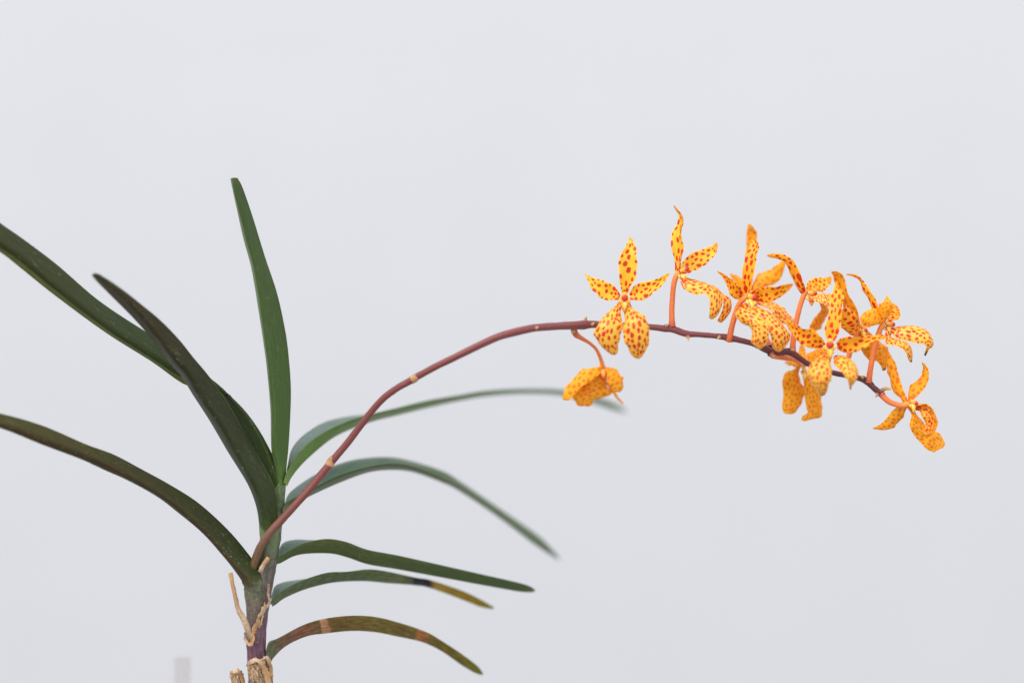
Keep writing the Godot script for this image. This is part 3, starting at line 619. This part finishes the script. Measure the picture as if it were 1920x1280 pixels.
	petal("petal", PD, [[1587.6, 571, 1584, 572], [1599, 582, 1577, 588.5], [1609, 596.7, 1577, 605], [1611, 608, 1579, 614.7], [1605.6, 621, 1589, 623], [1599, 628.7, 1596, 628]], [4, 2, -4, -10, -16], [10], [5, 7, 6], 3)
	petal("petal", PD, [[1609, 606, 1615, 612], [1600, 600, 1604, 614], [1594, 596, 1593, 612], [1588, 590, 1584, 600]], [-36, -40, -44, -48], [10], [4], 0, true)
	petal("lateral_sepal", SD, [[1620, 614, 1612, 618], [1644, 634, 1618, 640], [1664, 652, 1622, 659], [1664.7, 667, 1641.7, 674], [1663, 680, 1651.6, 685], [1661, 693.5, 1655.7, 695]], [-38, -50, -60, -62, -60], [12, 16, 12], [5, 8, 6], 4, true)
	petal("lateral_sepal", SD, [[1612, 620, 1604, 618], [1636, 646, 1606, 644], [1646, 662, 1618, 660], [1644, 672, 1630, 676], [1640, 676, 1636, 678]], [-40, -54, -62, -66, -66], [12, 16, 12], [5, 8, 6], 1, true)
	heart(1618, 610, -34, 0.5, 0.9, 0.2, 0.9)
	# 6: facing the viewer, nearest
	flower(1557, 648, 52, "forward-facing flower in front of the right end of the spike")
	pedicel([[1552, 696, -10, 5.5], [1552, 686, 0, 5], [1555, 668, 24, 4.8], [1557, 650, 44, 5]])
	petal("dorsal_sepal", PD, [[1551.5, 639, 1565, 639], [1546.6, 618, 1573.6, 624.6], [1553, 595, 1577, 601.6], [1556.4, 575, 1579, 578.6], [1558, 559, 1582.7, 563.8], [1563, 542.5, 1581, 547], [1566, 532.7, 1575, 537.6], [1568, 527, 1571, 528]], [48, 50, 46, 36, 24, 12, 4], [10, 14, 14, 6], [-4], 2)
	petal("petal", PD, [[1568, 642, 1570, 654], [1577.7, 634, 1582.7, 660.7], [1595.8, 631, 1602, 660.7], [1618.8, 630, 1617, 654], [1638.5, 628.7, 1638.5, 642.6], [1655, 627, 1652, 636], [1662, 630, 1662, 634]], [48, 54, 56, 52, 42, 34], [-8, -10, 12, 14], [-4], 0)
	petal("petal", PD, [[1541, 653, 1549, 645], [1524, 653, 1540, 631], [1507, 648, 1527.5, 620], [1494.7, 637.5, 1510, 615.6], [1484, 625, 1491.6, 609], [1475, 609, 1477.5, 603]], [48, 54, 58, 58, 56, 52], [6, 8, 4], [-4], 3)
	petal("lateral_sepal", S0, [[1554, 664, 1546, 666], [1555.6, 679, 1522, 680], [1561, 692, 1515, 692], [1559.5, 706, 1516.6, 706], [1555.6, 718.8, 1523, 719], [1552.5, 729.7, 1532, 730], [1547.8, 739, 1540, 740.6]], [50, 84, 104, 112, 110, 104, 96], [-8], [4, 10, 12, 9, 5], 4)
	petal("lateral_sepal", S0, [[1572.8, 668.8, 1563.4, 672], [1588.4, 670, 1565, 682.8], [1601, 679.7, 1572.8, 692], [1608.8, 690.6, 1580.6, 698], [1607.8, 701.6, 1585, 706.8], [1601, 712.5, 1590, 712.5], [1597.5, 721, 1592.5, 721], [1596, 729.7, 1594, 730]], [50, 80, 100, 110, 112, 106, 100], [16, 22, 16, 8], [4, 9, 10, 6], 5)
	heart(1557, 638, 54, 0.0, 0.6, 0.85, 1.3)
	# 8: back view at the far right
	flower(1657, 604, -2, "flower on a stalk at the far right, showing the backs of its petals")
	pedicel([[1629, 718, -4, 7], [1630.5, 708, -4, 5.8], [1633, 690, -3, 5.2], [1641, 650, -2, 5.2], [1650, 620, -2, 5.2], [1657, 605, -2, 5.2]])
	petal("dorsal_sepal", PD, [[1648, 596, 1656, 594], [1635, 573, 1646, 570], [1629.7, 559, 1638, 553], [1622.7, 548, 1629.7, 540.6], [1617.5, 536, 1623.5, 532.8], [1614.5, 527.5, 1619, 525.8], [1607.8, 521, 1611, 517.8], [1600, 517.5, 1603, 514], [1587, 515, 1588, 513]], [-8, -12, -14, -14, -12, -8, -4], [16, 24, 22, 12, 6], [4], 3)
	petal("petal", PD, [[1653, 606, 1655, 598], [1640.6, 610, 1648, 586], [1628, 613, 1637.5, 577], [1617, 607.8, 1625, 584], [1616.4, 600, 1618, 592]], [4, 10, 14, 14, 10], [-6], [5], 1, true)
	petal("petal", PD, [[1652, 602, 1660, 604], [1647, 587.5, 1667, 593.8], [1648, 574, 1671, 582.8], [1654.7, 567, 1673.4, 572], [1661, 561, 1670, 562.5], [1663, 554.7, 1664.8, 554]], [4, 12, 18, 18, 14], [10], [5], 2, true)
	petal("petal", PD, [[1664, 606, 1672, 603], [1667, 594, 1686.7, 597], [1668.8, 584, 1688.6, 586], [1670, 575, 1684, 575], [1672.7, 568.8, 1676.6, 568]], [-6, -18, -24, -26, -24], [14, 22, 14], [5, 8, 5], 3)
	petal("lateral_sepal", S0, [[1672, 616, 1670, 623], [1689, 613, 1681, 632.8], [1706, 611, 1696.9, 637.5], [1722, 611.7, 1715.6, 643], [1734, 618.8, 1728, 644], [1742, 629.7, 1735, 646], [1745, 640, 1738, 651], [1741.5, 654, 1737.5, 653], [1736.7, 667, 1733.3, 666]], [-4, 2, 8, 12, 12, 8, 4], [18, 30, 34, 24, 10], [5, 9, 10, 8, 2], 5)
	petal("lateral_sepal", S0, [[1664, 618, 1660, 624], [1668, 630, 1660, 642], [1681, 636, 1672, 648], [1693.8, 642, 1684, 650], [1704.7, 648, 1694.5, 655], [1709, 657.8, 1700, 664], [1710, 668.8, 1704, 674], [1711, 678, 1707.8, 679]], [2, 14, 22, 24, 22, 18, 14], [20, 32, 34, 20, 8], [4, 6, 5, 3], 4)
	heart(1662, 606, -4, 0.95, 0.15, -0.1)
	# 10: the last flower, at the end of the spike
	flower(1703, 757, 10, "last flower at the drooping end of the spike")
	pedicel([[1653, 738, 4, 6.5], [1658, 745, 6, 5.6], [1668, 753, 8, 5.4], [1680, 758, 9, 5.2], [1692, 760, 10, 5.4], [1703, 757, 11, 6]])
	petal("dorsal_sepal", PD, [[1697, 757, 1704, 752], [1686.6, 743, 1697, 736], [1673.7, 731, 1690, 717], [1669.4, 712, 1684.8, 698.4], [1665, 691.6, 1679.7, 681], [1663.4, 671, 1671, 665.8], [1662.5, 657, 1666, 657]], [10, 4, -4, -12, -18, -22], [12, 18, 14, 6], [4], 2, true)
	petal("petal", PD, [[1704, 752, 1709, 753], [1703, 736, 1724, 739.7], [1709, 722.5, 1734.7, 727.7], [1722.7, 710.5, 1741.6, 712], [1731, 698.4, 1742, 695], [1732, 688, 1737, 684.7], [1728.7, 680, 1730.4, 679]], [8, 2, -2, 0, 4, 8], [12], [4], 0, true)
	petal("petal", PD, [[1701, 763, 1695, 757], [1693.4, 782.7, 1674.5, 769], [1683, 794.7, 1664, 782.7], [1666, 805, 1652, 794.7], [1639, 804, 1636.7, 802.4]], [4, -6, -10, -10, -6], [10], [4], 3, true)
	petal("lateral_sepal", SD, [[1707, 760, 1701, 763.7], [1717.5, 777.5, 1709.8, 777.5], [1731, 787.8, 1706, 796], [1745, 805, 1714, 815], [1762, 810, 1727.8, 830.8], [1771.6, 829, 1739.8, 842.8], [1769, 840, 1751.9, 848]], [8, 2, -6, -10, -10, -8], [12, 20, 14], [6, 8, 6], 0, true, 2.6)
	petal("lateral_sepal", SD, [[1713, 762, 1709, 768], [1736, 757.7, 1724, 770.6], [1749, 769, 1730, 782.7], [1757.5, 786, 1736, 793], [1753.6, 804, 1736, 803], [1741, 816, 1733, 808], [1724, 806.7, 1721.8, 805]], [10, 26, 38, 40, 36, 30, 28], [-10, -26, -30, -24, -10], [-8, -10, -8, -4], 1, false, 2.6)
	heart(1709, 752, 12, 0.85, 0.35, 0.3, 0.85)
	# 11: hanging under the spike, out of focus
	flower(1504, 684, -70, "out-of-focus flower hanging below the spike, brownish orange")
	pedicel([[1444, 662, 0, 6.5], [1452, 667, -6, 5.6], [1474, 671, -26, 5.2], [1491, 674, -48, 5], [1505, 684, -70, 5]])
	petal("lateral_sepal", SD, [[1503, 684, 1498, 685], [1497, 694, 1487.5, 693], [1501, 707.5, 1472.5, 699], [1506, 721, 1467.5, 720], [1508.8, 740, 1469, 740], [1505, 756, 1467, 756], [1492.5, 771, 1468.8, 771], [1482.5, 777, 1472.5, 776]], [-72, -82, -92, -98, -96, -92], [12, 16, 8], [5, 8, 6], 2, true, 3.4)
	petal("lateral_sepal", SD, [[1509, 688, 1504, 689], [1520, 712.5, 1506, 710], [1532.5, 727.5, 1508.8, 727.5], [1540, 746, 1508.8, 746], [1544, 762.5, 1512.5, 762.5], [1540, 777.5, 1515, 772.5], [1525, 783.8, 1505, 780], [1511, 788, 1503, 787.5]], [-70, -78, -84, -88, -86, -84], [12, 16, 8], [5, 8, 6], 3, true, 3.4)
	petal("petal", PD, [[1501, 684, 1508, 686], [1497, 668, 1512, 670], [1499, 654, 1510, 655], [1504, 643, 1506, 643]], [-72, -90, -98, -100], [10], [4], 1, true)
	petal("petal", PD, [[1506, 680, 1509, 688], [1514, 664, 1524, 684], [1527, 656, 1540, 677], [1540, 652, 1550, 664], [1552, 652, 1553, 655]], [-72, -84, -88, -88], [10], [4], 2, true)
	petal("dorsal_sepal", PD, [[1500, 690, 1505, 684], [1487, 686, 1492, 676], [1480, 684, 1483, 676], [1472, 680, 1473, 678]], [-74, -90, -104, -116], [10], [4], 3, true)
	heart(1507, 690, -68, 0.4, 0.8, -0.2, 0.8)
	# 12: withering flower hanging at the left
	flower(1131, 690, -105, "withering flower hanging alone on a curved stalk below the spike's left part")
	pedicel([[1076, 618, 18, 6], [1080, 627, 4, 6], [1089, 633, -16, 4.4], [1105, 642.5, -44, 3.2], [1117.5, 654, -70, 3.2], [1125, 669, -90, 3.6], [1131, 688, -104, 4.6]])
	petal("petal", P0, [[1130, 697, 1127, 689], [1115, 709, 1107.5, 690], [1100, 719, 1090, 695], [1087.5, 729, 1076, 707.5], [1077.5, 740, 1063.8, 723.8], [1068, 748.8, 1056.5, 742.5], [1060, 750, 1057, 748]], [-104, -92, -86, -86, -90, -96], [-22, -30, -24, -10], [6], 2, true, 2.4)
	petal("lateral_sepal", SD, [[1135, 695, 1124, 694], [1139, 714, 1104, 704], [1143, 730, 1088, 714], [1138.8, 745, 1077, 730], [1118, 749.5, 1077, 747.5], [1098, 760, 1080, 757], [1092, 763, 1086, 762]], [-106, -110, -108, -104, -100], [10], [7, 10, 7], 2, true, 6.0)
	petal("petal", PD, [[1135, 689, 1133, 696], [1156, 692, 1138.8, 713.8], [1165, 705, 1143.8, 725], [1168.5, 717.5, 1152, 732.5], [1163.8, 730, 1160, 735]], [-104, -98, -96, -98, -102], [14], [6], 4, true, 2.6)
	petal("dorsal_sepal", PD, [[1140, 716, 1136, 718], [1152.5, 733, 1148, 735.5], [1160, 745, 1156.5, 747.5], [1170, 756, 1168, 758]], [-112, -120, -124, -126], [12], [2], 0, true, 0.6, 2.2)
	part("spur", tube([[1130.5, 694, -98, 3.2], [1131.5, 702, -92, 4.6], [1132.5, 711, -92, 2.0]], 8, 10, M["column"], 0.2), fl, fl_at)

# ------------------------------------------------------------------ plant tag
func make_tag() -> void:
	var z := -280.0
	var st := CSGPolygon3D.new()
	st.name = "plant_tag"
	var a := P(326, 1231, z); var b := P(356, 1231, z)
	var w := b.x - a.x
	var top := a.y
	var low := BASE.y
	var e := 0.0006
	st.polygon = PackedVector2Array([Vector2(0, 0), Vector2(0, top - low - e), Vector2(e, top - low), Vector2(w - e, top - low), Vector2(w, top - low - e), Vector2(w, 0)])
	st.depth = 0.0011
	st.position = Vector3(a.x, low, z * U)
	var m := StandardMaterial3D.new()
	m.albedo_texture = ramp_texture(64, 64, [[0.0, Color(0.765, 0.756, 0.765)]], 0.02, 0.03, 0.0, Color.WHITE, [], 0)
	m.roughness = 0.5
	m.uv1_triplanar = true
	m.uv1_scale = Vector3.ONE * 40.0
	st.material = m
	st.set_meta("label", "blurred white plastic plant tag standing left of the stem at the bottom edge")
	st.set_meta("category", "plant tag")
	add_child(st)
